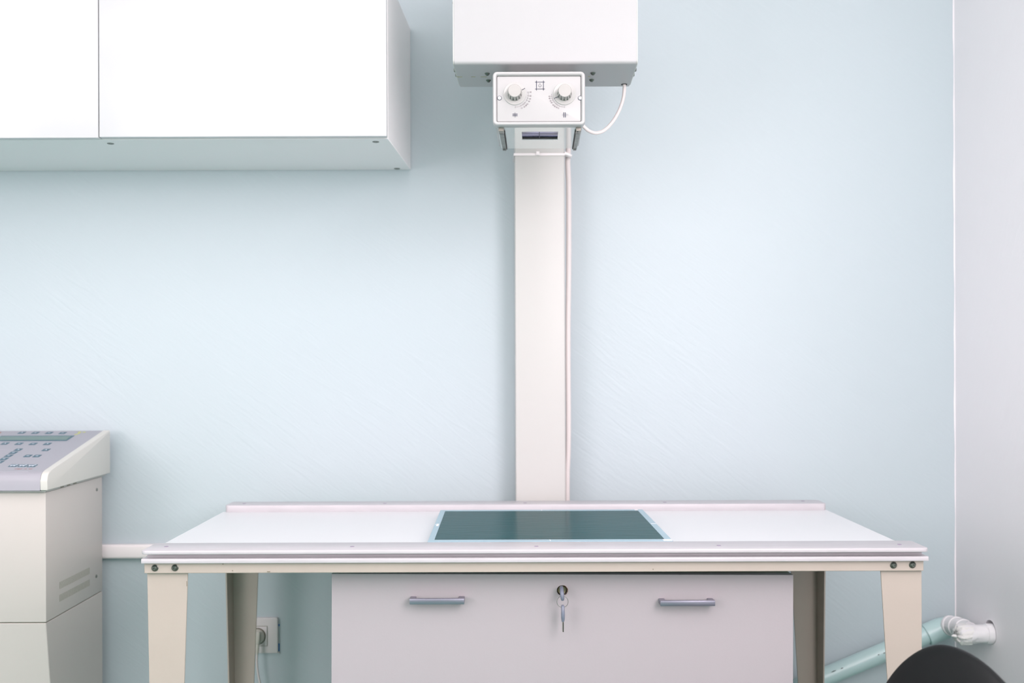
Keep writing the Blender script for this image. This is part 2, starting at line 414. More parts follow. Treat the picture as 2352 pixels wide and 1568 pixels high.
def knob(px, py, pdx, pdy, qx, qy, ang0):
    c = fp(px, py)
    b = bmesh.new(); lathe(b, c, (0, -1, 0), [(-0.0004, 0.0222), (0.0012, 0.0222), (0.0018, 0.0215), (0.0012, 0.0185), (0.0008, 0.016), (0.0008, 0.0001)], 48)
    disc = obj('dial_disc', b, M['clear_disc'], col)
    b = bmesh.new(); n = 14; loops = []
    for h, rb in ((0.0007, 0.0141), (0.0012, 0.0143), (0.018, 0.0132), (0.021, 0.0128)):
        lp = []
        for k in range(n):
            a0 = 2*PI*k/n+ang0; w = 2*PI/n
            for t, rad in ((0.0, rb), (0.2, rb*1.012), (0.4, rb*1.012), (0.6, rb), (0.63, rb*0.87), (0.97, rb*0.87)):
                a = a0+w*t; lp.append((c.x+rad*math.cos(a), c.y-h, c.z+rad*math.sin(a)))
        loops.append(lp)
    loft(b, loops)
    kn = obj('knob', b, M['knob'], col)
    b = bmesh.new(); lathe(b, c, (0, -1, 0), [(0.0195, 0.0119), (0.0212, 0.0130), (0.0222, 0.0128), (0.0236, 0.0120), (0.0238, 0.0001)], 40)
    lathe(b, c, (0, -1, 0), [(0.001, 0.01235), (0.02, 0.0115)], 30)
    obj('knob_cap', b, M['knob'], col)
    p, q = fp(pdx, pdy, YF-0.0022), fp(qx, qy, YF-0.0022)
    b = bmesh.new(); d = (q-p).normalized(); nrm = Vector((d.z, 0, -d.x))*0.00045
    v_ = [b.verts.new(x) for x in (p-nrm, q-nrm, q+nrm, p+nrm)]; v2 = [b.verts.new(v.co+Vector((0, 0.0004, 0))) for v in v_]
    b.faces.new(v_); b.faces.new(v2[::-1])
    for i in range(4): b.faces.new((v_[i], v_[(i+1) % 4], v2[(i+1) % 4], v2[i]))
    obj('pointer', b, M['ink'], col)
knob(1182.4, 215.3, 1198.6, 206.3, 1206, 202.6, 0.1)
knob(1296.6, 215.2, 1272.8, 225.8, 1281.5, 221.7, 0.25)
UP = Vector((0, 0, 1))
def bar(bm, p, q, w, t=0.0003):
    p, q = Vector(p), Vector(q); d = (q-p).normalized(); nrm = Vector((d.z, 0, -d.x))*(w/2)
    a = [bm.verts.new(x-Vector((0, t, 0))) for x in (p-nrm, q-nrm, q+nrm, p+nrm)]; c2 = [bm.verts.new(v.co+Vector((0, t, 0))) for v in a]
    bm.faces.new(a); bm.faces.new(c2[::-1])
    for i in range(4): bm.faces.new((a[i], a[(i+1) % 4], c2[(i+1) % 4], c2[i]))
zc = lambda X, Y: fp(1130+X/10.69, 160+Y/10.69)         # a spot on the faceplate
SZ = YF/F
def dial(cx, cy, R, a_end, angs, nums, mirror, a_top):
    b = bmesh.new(); c = zc(cx, cy); k = SZ/10.69
    m_ = -1 if mirror else 1
    pt = lambda a, r: c+Vector((m_*math.cos(a)*r*k, 0, math.sin(a)*r*k))
    prev = None; N = 26
    for i in range(N+1):
        a = a_top+(-PI/2-a_top)*i/N; p = pt(a, R)
        if prev is not None: bar(b, prev, p, 0.00022)
        prev = p
    for a in angs: bar(b, pt(a, R-22 if a > -PI/2+0.02 else R-28), pt(a, R+24), 0.00022)
    for s_, X, Y in nums:
        text_into(b, s_, 0.0038, FRONT(*(zc(X, Y)-Vector((0, 0.0001, 0)))))
    return obj('dial_scale', b, M['ink_soft'], col)
def angs_from(cx, cy, pts, mirror):
    return [math.atan2(-(y-cy), (cx-x) if mirror else (x-cx)) for x, y in pts]
nl = (('43', 948, 550), ('40', 945, 645), ('35', 937, 717), ('30', 912, 781), ('24', 867, 845), ('20', 833, 880), ('18', 790, 914), ('13', 727, 946))
al = angs_from(570, 595, [(885, 550), (890, 640), (870, 697), (855, 748), (808, 808), (785, 835), (763, 858), (712, 890), (570, 920)], False)
dial(570, 595, 322, 0, al, nl, False, al[0])
nr = (('43', 1410, 655), ('40', 1415, 706), ('35', 1437, 768), ('30', 1463, 811), ('24', 1505, 866), ('20', 1540, 900), ('18', 1582, 924), ('13', 1629, 947))
ar = angs_from(1783, 595, [(1468, 655), (1478, 700), (1492, 745), (1522, 792), (1562, 833), (1585, 855), (1608, 872), (1652, 895), (1783, 920)], True)
dial(1783, 595, 322, 0, ar, nr, True, 0.0)
b = bmesh.new()
for X in (1095, 1263): bar(b, zc(X, 268), zc(X, 508), 0.0011)
for Y in (305, 472): bar(b, zc(1058, Y), zc(1299, Y), 0.0009)
obj('field_icon', b, M['ink'], col)
b = bmesh.new(); lc = zc(1178, 393)
for i in range(12):
    if i in (2, 3, 4): continue
    a0, a1 = 2*PI*i/12-PI/12, 2*PI*(i+1)/12-PI/12
    bar(b, lc+Vector((math.cos(a0), 0, math.sin(a0)))*0.0022, lc+Vector((math.cos(a1), 0, math.sin(a1)))*0.0022, 0.0003)
for x in (-1, 1): bar(b, lc+Vector((0.0009*x, 0, 0.002)), lc+Vector((0.0009*x, 0, 0.0040)), 0.0003)
bar(b, lc+Vector((-0.0011, 0, 0.004)), lc+Vector((0.0011, 0, 0.004)), 0.0003)
for i in range(7):
    a = -PI*0.5+(i-3)*PI/4.4; bar(b, lc+Vector((math.cos(a), 0, math.sin(a)))*0.0026, lc+Vector((math.cos(a), 0, math.sin(a)))*0.0034, 0.0003)
obj('lamp_icon', b, M['ink'], col)
b = bmesh.new()
for Y in (1090, 1128): bar(b, zc(503, Y), zc(630, Y), 0.0012)
for X in (552, 580): bar(b, zc(X, 1048), zc(X, 1172), 0.0003)
obj('slit_icon', b, M['ink'], col)
b = bmesh.new()
for X in (1765, 1803): bar(b, zc(X, 1048), zc(X, 1172), 0.0012)
for Y in (1097, 1123):
    for x0 in range(1720, 1850, 32): bar(b, zc(x0, Y), zc(x0+24, Y), 0.0003)
obj('slit_icon', b, M['ink'], col)
for X in (185, 2165):
    b = bmesh.new(); c = zc(X, 697); lathe(b, c, (0, -1, 0), [(-0.0003, 0.0043), (0.0004, 0.0043), (0.0007, 0.0036), (0.0003, 0.0035)], 24)
    rg = obj('screw_ring', b, M['ink'], col)
    b = bmesh.new(); lathe(b, c, (0, -1, 0), [(0.0, 0.0035), (0.0012, 0.0033), (0.0016, 0.0024), (0.0016, 0.0001)], 24)
    obj('screw', b, M['mark'], col)
# underside: acrylic plate with the light window, accessory rails
wz = [on_z(1198.5, 302.5, bz), on_z(1282, 302.5, bz), on_z(1281, 319.5, bz), on_z(1199, 319.5, bz)]
wx0, wx1, wy0, wy1 = wz[0].x, wz[1].x, wz[0].y, wz[2].y
ax0, ax1, ay0, ay1 = cx0+0.009, cx1-0.009, 1.978, 2.172
b = bmesh.new()
for x0, x1, y0, y1 in ((ax0, wx0, ay0, ay1), (wx1, ax1, ay0, ay1), (wx0, wx1, ay0, wy0), (wx0, wx1, wy1, ay1)):
    box(b, x0, x1, y0, y1, bz, bz+0.003)
obj('acrylic_plate', b, M['acrylic'], col)
b = bmesh.new()
prism(b, [(wy0, bz+0.0032), (wy1-0.004, bz+0.0036), (wy1-0.004, bz+0.0026), (wy0, bz+0.0022)], 'x', wx0, wx1); obj('light_window', b, M['violet'], col)
b = bmesh.new(); box(b, wx0, wx1, wy1-0.010, wy1-0.0005, bz+0.0006, bz+0.0026); obj('window_shade_bar', b, M['black'], col)  # solid black bar, shade of the window recess put in as colour
b = bmesh.new(); mx = (wx0+wx1)/2-0.001; box(b, mx-0.0006, mx+0.0006, wy0, wy1-0.005, bz+0.0005, bz+0.0012); box(b, wx0, wx1, (wy0+wy1)/2-0.0006, (wy0+wy1)/2+0.0006, bz+0.0005, bz+0.0012)
obj('crosshair', b, M['ink'], col)
b = bmesh.new(); box(b, wx0-0.001, wx1+0.001, wy1, wy1+0.0025, bz-0.0014, bz+0.001, 0.0003, 1); obj('window_lip', b, M['mark'], col)
for s, pa, pb in ((-1, 1150, 1158.5), (1, 1330, 1320.5)):
    A = on_z(pa, 291, bz-0.004); Bp = on_z(pb, 343, bz-0.004)
    hw = 0.0062 if s < 0 else 0.0056
    b = bmesh.new()
    prism(b, [(A.x-hw*0.75, 1.99), (A.x+hw*0.75, 1.99), (Bp.x+hw*0.65, 2.176), (Bp.x-hw*0.65, 2.176)], 'z', bz-0.004, bz+0.0004, 0.0005, 1)
    xi = A.x+hw*0.75 if s < 0 else A.x-hw*0.75
    xj = Bp.x+hw*0.65 if s < 0 else Bp.x-hw*0.65
    r_ = obj('accessory_rail', b, M['steel'], col)
    b = bmesh.new(); e_ = -s*0.0022
    prism(b, sorted([(xi, 2.0), (xi+e_, 2.0), (xj+e_, 2.17), (xj, 2.17)], key=lambda p: (p[1] > 2.1, (p[0] if p[1] < 2.1 else -p[0]))), 'z', bz-0.0026, bz-0.0012)
    obj('rail_groove', b, M['black'], r_)
    b = bmesh.new(); box(b, A.x-hw*0.85, A.x+hw*0.85, 1.976, 1.999, bz-0.0075, bz-0.0002, 0.0005, 1)
    if s > 0:
        box(b, A.x-hw, A.x+hw*0.1, 1.9995, 2.004, bz-0.006, bz-0.0045)
    cl = obj('rail_clip', b, M['steel_warm'], r_)
    b = bmesh.new(); box(b, A.x-hw*0.7, A.x+hw*(0.2 if s > 0 else 0.6), 1.9995, 2.0035, bz-0.0071, bz-0.0042)
    if s > 0: box(b, A.x-hw*0.7, A.x+hw*0.0, 1.982, 1.986, bz-0.0079, bz-0.0070)
    obj('clip_slot', b, M['black'], r_)
    b = bmesh.new(); box(b, Bp.x-hw*0.5, Bp.x+hw*0.45, 2.158, 2.168, bz-0.0052, bz-0.0038, 0.0004, 1); obj('rail_stop', b, M['steel_dark'], r_)
XF[0] = None
# cable from the head to the collimator
pts = [P(1433.5, 190, 2.15), P(1434, 204, 2.15), P(1431, 228, 2.15), P(1421, 256, 2.148), P(1406, 281, 2.14), P(1388, 299, 2.13), P(1370, 305.5, 2.12), P(1353, 301, 2.10), P(1339, 289, 2.09), P(1322, 274, 2.08)]
b = bmesh.new(); tube(b, smooth_path(pts, 6), 0.0037, 14); obj('head_cable', b, M['hose'], ux)
b = bmesh.new(); c = P(1433.5, 195.5, 2.15); lathe(b, (c.x, c.y, hz+0.0006), (0, 0, -1), [(0, 0.0066), (0.0012, 0.0066), (0.0012, 0.0001)], 20); obj('cable_hole', b, M['black'], ux)

# cable strapped to the column, cable tie
dc = 2.492
pts = []
for i, (px, py) in enumerate(((1306, 120), (1306.5, 300), (1305.5, 345), (1304, 372), (1305.2, 400), (1306.2, 430), (1306.5, 520), (1306, 640), (1304.8, 720), (1304.6, 800), (1305, 880), (1305.6, 960), (1305, 1040), (1303, 1090), (1303, 1200), (1303, 1400), (1303, 1560))):
    pts.append(P(px, py, dc))
b = bmesh.new(); tube(b, smooth_path(pts, 5), 0.0066, 16)
obj('column_cable', b, M['hose'], ux)
b = bmesh.new()
zt_ = P(1183, 354.5, 2.457).z; zt2 = P(1298, 352, 2.457).z
box(b, ca-0.0025, cb+0.0005, 2.4565, 2.4592, zt_-0.0030, zt_+0.0030, 0.0006, 1)
box(b, ca-0.0025, ca-0.0006, 2.4592, 2.54, zt_-0.0030, zt_+0.0030, 0.0004, 1)
p0, p1 = P(1299, 351, 2.457), P(1312, 363, 2.483)
prism(b, [(p0.x-0.002, p0.z+0.004), (p0.x+0.002, p0.z+0.002), (p1.x+0.001, p1.z+0.002), (p1.x-0.002, p1.z-0.001), (p0.x-0.002, p0.z-0.0035)], 'y', 2.4565, 2.4815, 0.0005, 1)
tie = obj('cable_tie', b, M['duct'], ux)
b = bmesh.new(); c = P(1235, 352.5, 2.457); box(b, c.x-0.0042, c.x+0.0042, 2.450, 2.4563, c.z-0.005, c.z+0.0045, 0.0012); obj('buckle', b, M['duct'], tie)

# ================================================================ examination table
tb = thing('examination_table', 'white floating-top X-ray table with beige steel frame and tapered legs', 'examination table', (0.06, 2.1, 0))
TX0, TX1 = -0.6505, 0.7715
def Z(v): return E+v
b = bmesh.new()
rr_plate(b, TX0, TX1, 1.795, 1.873, Z(-.3430), Z(-.3357), 0.009, 0.0016)
rr_plate(b, TX0+0.004, TX1-0.004, 1.814, 1.870, Z(-.3515), Z(-.3425), 0.004, 0.0002)
rr_plate(b, TX0, TX1, 1.796, 1.873, Z(-.3592), Z(-.3511), 0.002, 0.0010)
fr = obj('front_rail', b, M['rail'], tb)
for px, py in ((382, 1254.8), (809, 1254.9), (1232, 1254.3), (1651, 1252.4), (2066, 1250)):
    u, v = ray(px, py); dd = -.3357/v
    b = bmesh.new(); lathe(b, (u*dd, dd, Z(-.3357)-0.0002), (0, 0, 1), [(0, 0.0040), (0.0005, 0.0040), (0.0004, 0.0001)], 18); obj('rail_screw', b, M['purple'], fr)
b = bmesh.new()
rr_plate(b, TX0-0.006, TX1+0.002, 2.366, 2.432, Z(-.3520), Z(-.3357), 0.009, 0.0014)
rr_plate(b, TX0, TX1-0.002, 2.372, 2.430, Z(-.3592), Z(-.3521), 0.003, 0.0004)
rrail = obj('rear_rail', b, M['rail'], tb)
for px, py in ((561, 1156.3), (884, 1155.8), (1206, 1154.7), (1527, 1153.2), (1844, 1150.3)):
    u, v = ray(px, py); dd = -.3357/v
    b = bmesh.new(); lathe(b, (u*dd, dd, Z(-.3357)-0.0002), (0, 0, 1), [(0, 0.0044), (0.0005, 0.0044), (0.0004, 0.0001)], 18); obj('rail_screw', b, M['purple'], rrail)
b = bmesh.new(); box(b, -.6625, .7755, 1.8735, 2.3715, Z(-.3585), Z(-.3516), 0.0008, 1); obj('table_panel', b, M['table_top'], tb)
# beige frame
bt, bb = Z(-.3593), P(1150, 1313.8, 1.805).z
b = bmesh.new(); box(b, -.6475, .7655, 1.805, 1.8125, bb, bt, 0.0008, 1)
box(b, -.6475, .7655, 1.8125, 1.835, bt-0.004, bt-0.0002)
obj('front_apron', b, M['beige'], tb)
b = bmesh.new(); box(b, -.6475, .7655, 2.418, 2.426, bb, bt, 0.0008, 1); obj('rear_apron', b, M['beige'], tb)
for x in (-.6475, .7655-0.004):
    b = bmesh.new(); box(b, x, x+0.004, 1.8126, 2.4178, bb, bt-0.001); obj('side_apron', b, M['beige'], tb)
def leg(xo_t, xi_t, xo_b, xi_b, yf, ydir, ztop):
    """tapered L-section sheet leg: face plus a flange on the outer edge"""
    b = bmesh.new(); t = 0.003
    pts = [(xo_b, 0.0), (xi_b, 0.0), (xi_t, ztop), (xo_t, ztop)]
    prism(b, pts, 'y', yf, yf+t*ydir, 0.0006, 1)
    s = 1 if xi_t > xo_t else -1
    w = 0.064
    t_ = bmesh.new()
    q = [(xo_b, 0, yf+t*ydir), (xo_b, 0, yf+w*0.6*ydir), (xo_t, ztop, yf+w*ydir), (xo_t, ztop, yf+t*ydir)]
    A = [t_.verts.new((x, y, z)) for x, z, y in q]; B_ = [t_.verts.new((x+s*0.003, y, z)) for x, z, y in q]
    t_.faces.new(A); t_.faces.new(B_[::-1])
    for i in range(4): t_.faces.new((A[i], A[(i+1) % 4], B_[(i+1) % 4], B_[i]))
    merge(b, t_)
    return obj('leg', b, M['beige'], tb)
leg(-.6455, -.5705, -.6335, -.598, 1.8135, 1, bt-0.004)
leg(.7655, .690, .7655, .736, 1.8135, 1, bt-0.004)
leg(-.6506, -.5803, -.642, -.612, 2.402, -1, bt-0.004)
leg(.763, .690, .761, .736, 2.402, -1, bt-0.004)
for px, py in ((356, 1303.8), (402, 1303.4), (2052, 1297.2), (2095.5, 1296.4)):
    c = P(px, py, 1.805)
    b = bmesh.new(); lathe(b, c, (0, -1, 0), [(-0.0004, 0.0063), (0.0008, 0.0063), (0.0012, 0.0056), (0.0036, 0.0046), (0.0052, 0.0030), (0.0052, 0.0017), (0.0034, 0.0015), (0.0034, 0.0001)], 26)
    obj('bolt', b, M['steel_dark'], tb)
# small paint chips and dents on the frame
for px, py, w, h in ((617, 1312.5, 7, 2), (512, 1295, 4, 1.4), (534, 1310, 2, 2), (429, 1340, 1.2, 12), (1500, 1307, 2, 2)):
    c = P(px, py, 1.8048); b = bmesh.new(); box(b, c.x-w/2*SZ*.92, c.x+w/2*SZ*.92, 1.8044, 1.8049, c.z-h/2*SZ*.92, c.z+h/2*SZ*.92); obj('paint_chip', b, M['groove'], tb)

# ================================================================ X-ray cassette on the table
cz = Z(-.3516)
cs = thing('xray_cassette', 'flat X-ray cassette with glossy teal screen and pale blue frame lying on the table', 'X-ray cassette', (0.095, 2.08, cz))
kx0, kx1, ky0, ky1 = -.1398, .3252, 1.8795, 2.2855
b = bmesh.new()
zt1 = cz+0.0150
rr_plate(b, kx0, kx1, ky0, ky1, cz+0.0002, zt1-0.0005, 0.003, 0.0008)
obj('cassette_body', b, M['film_frame'], cs)
fx0, fx1, fy0, fy1 = kx0+0.0122, kx1-0.0138, ky0+0.020, ky1-0.017
b = bmesh.new()
for x0, x1, y0, y1 in ((kx0+.001, fx0, ky0+.001, ky1-.001), (fx1, kx1-.001, ky0+.001, ky1-.001), (fx0, fx1, ky0+.001, fy0), (fx0, fx1, fy1, ky1-.001)):
    box(b, x0, x1, y0, y1, zt1-0.0006, zt1+0.0004)
obj('cassette_frame', b, M['film_frame'], cs)
b = bmesh.new(); box(b, fx0+.0002, fx1-.0002, fy0+.0002, fy1-.0002, zt1-0.0006, zt1+0.0001); obj('screen', b, M['film'], cs)
b = bmesh.new()
mxk = (kx0+kx1)/2; zz = zt1+0.0004
myk = (ky0+ky1)/2
for x0, x1, y0, y1 in ((mxk-.0007, mxk+.0007, ky0+.003, fy0-.001), (mxk-.0007, mxk+.0007, fy1+.001, ky1-.002), (fx1+.001, kx1-.0015, myk-.002, myk+.002), (kx0+.0015, kx0+.006, myk-.002, myk+.002)):
    b = bmesh.new(); box(b, x0, x1, y0, y1, zz, zz+.0002); obj('centre_mark', b, M['mark'], cs)
b = bmesh.new(); box(b, fx0-.0075, fx0-.0025, myk-.022, myk+.006, zz, zz+.0002); obj('maker_label', b, M['mark'], cs)
b = bmesh.new(); box(b, fx1-.004, kx1-.0015, ky0+.002, fy0-.002, zz, zz+.0002); obj('corner_label', b, M['duct'], cs); b = bmesh.new(); box(b, fx1-.006, fx1+.001, fy1+.004, ky1-.002, zz, zz+.0002); obj('corner_label', b, M['duct'], cs)

# ================================================================ drawer cabinet below the table
DF = 1.86
dr = thing('drawer_cabinet', 'pale lilac-grey cabinet with two metal handles and a lock under the table', 'cabinet', (0.12, 2.1, 0))
TL = P(762, 1316.5, DF); BR = P(1822, 1321, DF)
R_ = Matrix.Translation((0, DF, 0)) @ Matrix.Rotation(math.radians(0.33), 4, 'Y') @ Matrix.Translation((0, -DF, 0))
piv = Vector((0.12, DF, BR.z))
def tilt(c):
    d = c-piv; a = math.radians(0.33); return Vector((piv.x+d.x*math.cos(a)+d.z*math.sin(a), c.y, piv.z-d.x*math.sin(a)+d.z*math.cos(a)))
ftop = (TL.z+BR.z)/2; 
XF[0] = tilt
lockc = P(1291, 1355.7, DF)
b = bmesh.new()
holed(b, TL.x, BR.x, 0.16, ftop, lockc.x, lockc.z, 0.0097, 0.016, lambda u, v, w: (u, DF+w, v))
# sides of the front panel
for (u0, v0, u1, v1) in ((TL.x, ftop, BR.x, ftop), (BR.x, ftop, BR.x, .16), (BR.x, .16, TL.x, .16), (TL.x, .16, TL.x, ftop)):
    b.faces.new([b.verts.new(p) for p in ((u0, DF, v0), (u1, DF, v1), (u1, DF+.018, v1), (u0, DF+.018, v0))])
dp = obj('drawer_front', b, M['drawer'], dr)
XF[0] = None
b = bmesh.new(); box(b, TL.x-.0015, BR.x+.0015, DF+.0185, 2.335, 0.02, P(1640, 1312.6, DF+.02).z-.0036, 0.001, 1); obj('carcass', b, M['drawer_edge'], dr)
n_ = 34; ang_ = [-1.05+2.35*k/n_ for k in range(n_+1)]
outer_ = [(lockc.x+rk*math.cos(t), lockc.z+rk*math.sin(t)) for k, t in enumerate(ang_) for rk in [0.0099+math.sin(PI*k/n_)**.6*random.uniform(.0004, .0015)]]
inner_ = [(lockc.x+.0096*math.cos(t), lockc.z+.0096*math.sin(t)) for t in ang_[::-1]]
b = bmesh.new(); prism(b, outer_+inner_, 'y', DF-.0003, DF+.003)
obj('chipped_hole_edge', b, M['chip'], dp)
b = bmesh.new(); lathe(b, lockc+Vector((0, .016, 0)), (0, -1, 0), [(0, .0096), (.001, .0096), (.001, .0082), (.0125, .0080), (.0135, .0072), (.0128, .006), (.0128, .0001)], 28); obj('lock_cylinder', b, M['brass'], dp)
def handle(xa, xb, ya, yb, name='handle'):
    """bar handle; xa..xb front edge pixels, ya..yb top and bottom"""
    y0 = DF-.024
    A = P(xa, ya, y0); B = P(xb, yb, y0)
    b = bmesh.new(); box(b, A.x, B.x, y0, y0+.0075, B.z, A.z, 0.0007)
    for x in (A.x, B.x-.0108): box(b, x, x+.0108, y0+.004, DF-.0003, B.z+.0004, A.z-.0004, 0.0012)
    return obj('handle', b, M['handle'], dp)
handle(940.5, 1066.5, 1375, 1387.5)
handle(1517, 1643, 1379.5, 1391.5)

# keys
k1 = thing('key', 'grey plastic-headed key standing in the lock of the cabinet', 'key', P(1291, 1356, DF-.01))
b = bmesh.new(); pts = smooth_path([P(1289.5, 1348.5, 1.846), P(1290, 1353, 1.836), P(1290.8, 1362, 1.829), P(1291.8, 1371, 1.828), P(1292.2, 1376.5, 1.831)], 5)
tube(b, pts, [.0032+.0006*math.sin(PI*i/(len(pts)-1)) for i in range(len(pts))], 14)
obj('key_head', b, M['key_plastic'], k1)
b = bmesh.new(); box(b, lockc.x-.001, lockc.x+.001, 1.838, 1.868, lockc.z-.0045, lockc.z+.0045, .0004, 1); obj('key_blade', b, M['brass'], k1)
rc = P(1292, 1381.3, 1.831)
b = bmesh.new(); tube(b, [rc+Vector((math.cos(t)*.0104, .0012*math.sin(t*1.0), math.sin(t)*.0102)) for t in [2*PI*i/48 for i in range(49)]], .00055, 8)
tag(obj('key_ring', b, M['steel_dark']), 'thin wire ring linking the key in the lock with the hanging key', 'key ring')
k2 = thing('key', 'grey-headed key hanging edge-on from the wire ring', 'key', P(1293, 1400, 1.831))
b = bmesh.new()
a_, c_ = P(1292.6, 1388.5, 1.831), P(1293, 1426.5, 1.831)
loft(b, [[(x, y, z) for x, y in rr(cx_, 1.831, w, dpt, min(w, dpt)*.45, 4)] for cx_, w, dpt, z in (
    (a_.x, .0022, .003, a_.z), (a_.x, .0048, .008, a_.z-.0009), (a_.x, .0060, .0125, a_.z-.003), (a_.x+.0001, .0062, .016, a_.z-.010), (a_.x+.0002, .0066, .0165, a_.z-.018),
    (c_.x, .0066, .014, c_.z+.008), (c_.x, .0064, .011, c_.z+.004), (c_.x, .0052, .009, c_.z+.0006), (c_.x, .0048, .0085, c_.z))])
obj('key_head', b, M['key_plastic'], k2)
p = P(1293, 1417.6, 1.8228)
b = bmesh.new(); lathe(b, (p.x, 1.8255, p.z), (0, -1, 0), [(0, .0010), (.0012, .0010), (.0012, .0001)], 14); obj('rivet', b, M['black'], k2)
e0, e1 = P(1293.3, 1426.5, 1.831), P(1294, 1450, 1.831)
b = bmesh.new(); box(b, e0.x-.0012, e0.x+.0012, 1.8275, 1.835, e1.z, e0.z+.001, .0005, 1); kb = obj('key_blade', b, M['steel_warm'], k2)
b = bmesh.new(); box(b, e0.x-.0004, e0.x+.0005, 1.8270, 1.829, e1.z+.0004, e0.z-.001); obj('blade_groove', b, M['black'], kb)

# ================================================================ control console, left
cn = thing('control_console', 'cream floor-standing X-ray control console with grey keypad top, left', 'control console', (-1.2, 2.35, 0))
XS = -1.0015
z_s = P(103, 1430, 2.19).z
b = bmesh.new()
box(b, XS-.5, XS, 2.19, 2.5, z_s+.0012, P(103, 1130.5, 2.19).z, 0.0015); ub = obj('upper_body', b, M['body'], cn)
b = bmesh.new()
zl = z_s-.0012
prism(b, [(2.191, zl), (2.501, zl), (2.501, 0.0), (2.275, 0.0), ], 'x', XS-.5, XS-.001, 0.0012, 1); lb = obj('lower_body', b, M['body'], cn)
b = bmesh.new(); box(b, XS-.49, XS-.004, 2.196, 2.497, zl-.001, z_s+.002); obj('joint_gap', b, M['slot'], cn)
vx = [2.258+.161*i/25 for i in range(26)]
for z1, z0 in ((-.4925, -.5085), (-.5215, -.5370)):
    b = bmesh.new()
    for y in vx: box(b, XS-.0004, XS+.0003, y-.0008, y+.0008, Z(z0), Z(z1))
    obj('vent_grille', b, M['slot'], ub)
for px, py in ((221, 1124), (219.3, 1323)):
    dd = XS/((px-PX)/F)
    p = P(px, py, dd); b = bmesh.new(); lathe(b, (XS, dd, p.z), (1, 0, 0), [(-.0003, .0042), (.001, .0040), (.0022, .0028), (.0025, .0001)], 16); obj('screw', b, M['steel'], ub)
zp = P(103, 1129, 2.185).z
b = bmesh.new(); box(b, XS-.5, XS+.004, 2.180, 2.512, P(103, 1130.2, 2.18).z, P(103, 1127.3, 2.18).z, .0006, 1); obj('base_plate', b, M['column'], cn)
for dd in (2.262, 2.296, 2.33): b = bmesh.new(); box(b, XS+.0035, XS+.0048, dd-.008, dd+.008, zp+.0004, zp+.0040); obj('edge_slot', b, M['groove'], cn)
zb1 = P(103, 1126.5, 2.17).z
sl0, sl1 = 2.185, 2.52
zs = lambda d: E-.2343+(.0690/.335)*(d-2.185)
def arc_profile(off):
    """side outline of the console top: upright lip, rounded nose, slope, upright back"""
    pr = [(2.170, zb1)]
    zt = zs(sl0)-off
    for i in range(7):
        t = i/6; a = (1-t)
        pr.append(((1-t)**2*2.170+2*(1-t)*t*2.171+t*t*2.192, (1-t)**2*(zt-.020)+2*(1-t)*t*(zt-.0005)+t*t*(zs(2.192)-off)))
    pr += [(2.512, zs(2.512)-off), (2.518, zs(2.516)-off-.001), (2.520, zs(2.516)-off-.006), (2.520, zb1)]
    return pr
XC = P(92, 1105, 2.17).x
b = bmesh.new(); prism(b, [(y, z) for y, z in arc_profile(0)], 'x', XC-.5, XC); kp = obj('keypad_housing', b, M['console'], cn, 25)
b = bmesh.new(); prism(b, [(y+(-.0006 if y < 2.3 else .0), z+(.0012 if z > zb1+.01 else 0)) for y, z in arc_profile(0)], 'x', XC+.0002, XC+.0160, .0022, 3); obj('side_cheek', b, M['cheek'], cn, 40)
# keys on the slope
sn = (.0690/.335); L_ = math.hypot(1, sn); T_ = Vector((0, 1, sn))/L_; N_ = Vector((0, -sn, 1))/L_; X_ = Vector((1, 0, 0))
def on_slope(px, py):
    u, v = ray(px, py); k = (zs(0)-E)/(v-sn)         # E+v*d = zs(d)
    return Vector((u*k, k, E+v*k))
def slab(b, c, w, h, t0, t1):
    vv = [c+X_*sx*w/2+T_*sy*h/2+N_*t for t in (t0, t1) for sx, sy in ((-1, -1), (1, -1), (1, 1), (-1, 1))]
    v = [b.verts.new(p) for p in vv]
    for f in ((3, 2, 1, 0), (4, 5, 6, 7), (0, 1, 5, 4), (1, 2, 6, 5), (2, 3, 7, 6), (3, 0, 4, 7)): b.faces.new([v[i] for i in f])
def poly_slope(b, c, pts, t):
    b.faces.new([b.verts.new(c+X_*x+T_*y+N_*t) for x, y in pts])
icons = {0: [(-.003, -.001), (.003, -.001), (.003, .001), (-.003, .001)],
         1: [(-.0035, -.002), (0, .0035), (.0035, -.002), (0, -.0005)]}
spots = [(50.3, 993.5), (81.6, 993.8), (112.8, 994), (144, 994.3), (11.6, 1018.4), (43.9, 1018.8), (76.3, 1019.1), (108.9, 1019.2),
         (105.6, 1033), (42, 1032.5), (30.7, 1039.4), (19.9, 1046.5), (9.4, 1053.7), (-1, 1060.9), (64.1, 1046.8), (85.1, 1047)]
for i, (px, py) in enumerate(spots):
    c = on_slope(px, py); b = bmesh.new(); slab(b, c, .0152, .0172, 0, .0005); bt_ = obj('button', b, M['button'], kp)
    b = bmesh.new(); poly_slope(b, c, [(x, y*1.6) for x, y in icons[1 if i in (0, 4, 7, 8, 9) else 0]], .0007); obj('button_print', b, M['icon'], bt_)
for px, py in ((31.5, 1069), (52.8, 1069.2), (74.1, 1069.4)):
    c = on_slope(px, py); b = bmesh.new(); slab(b, c, .0182, .0172, 0, .0005); bt_ = obj('button', b, M['button'], kp)
    b = bmesh.new()
    dog = [(-.007, -.001), (-.0055, -.006), (-.004, -.006), (-.003, -.002), (.001, -.002), (.0025, -.006), (.004, -.006), (.0045, .000), (.007, .003), (.0075, .006), (.004, .0062), (.002, .003), (-.0055, .003), (-.0075, .0035)]
    poly_slope(b, c, dog, .0007); obj('animal_icon', b, M['icon'], bt_)
c0, c1 = on_slope(-6, 1006), on_slope(161, 1006.9)
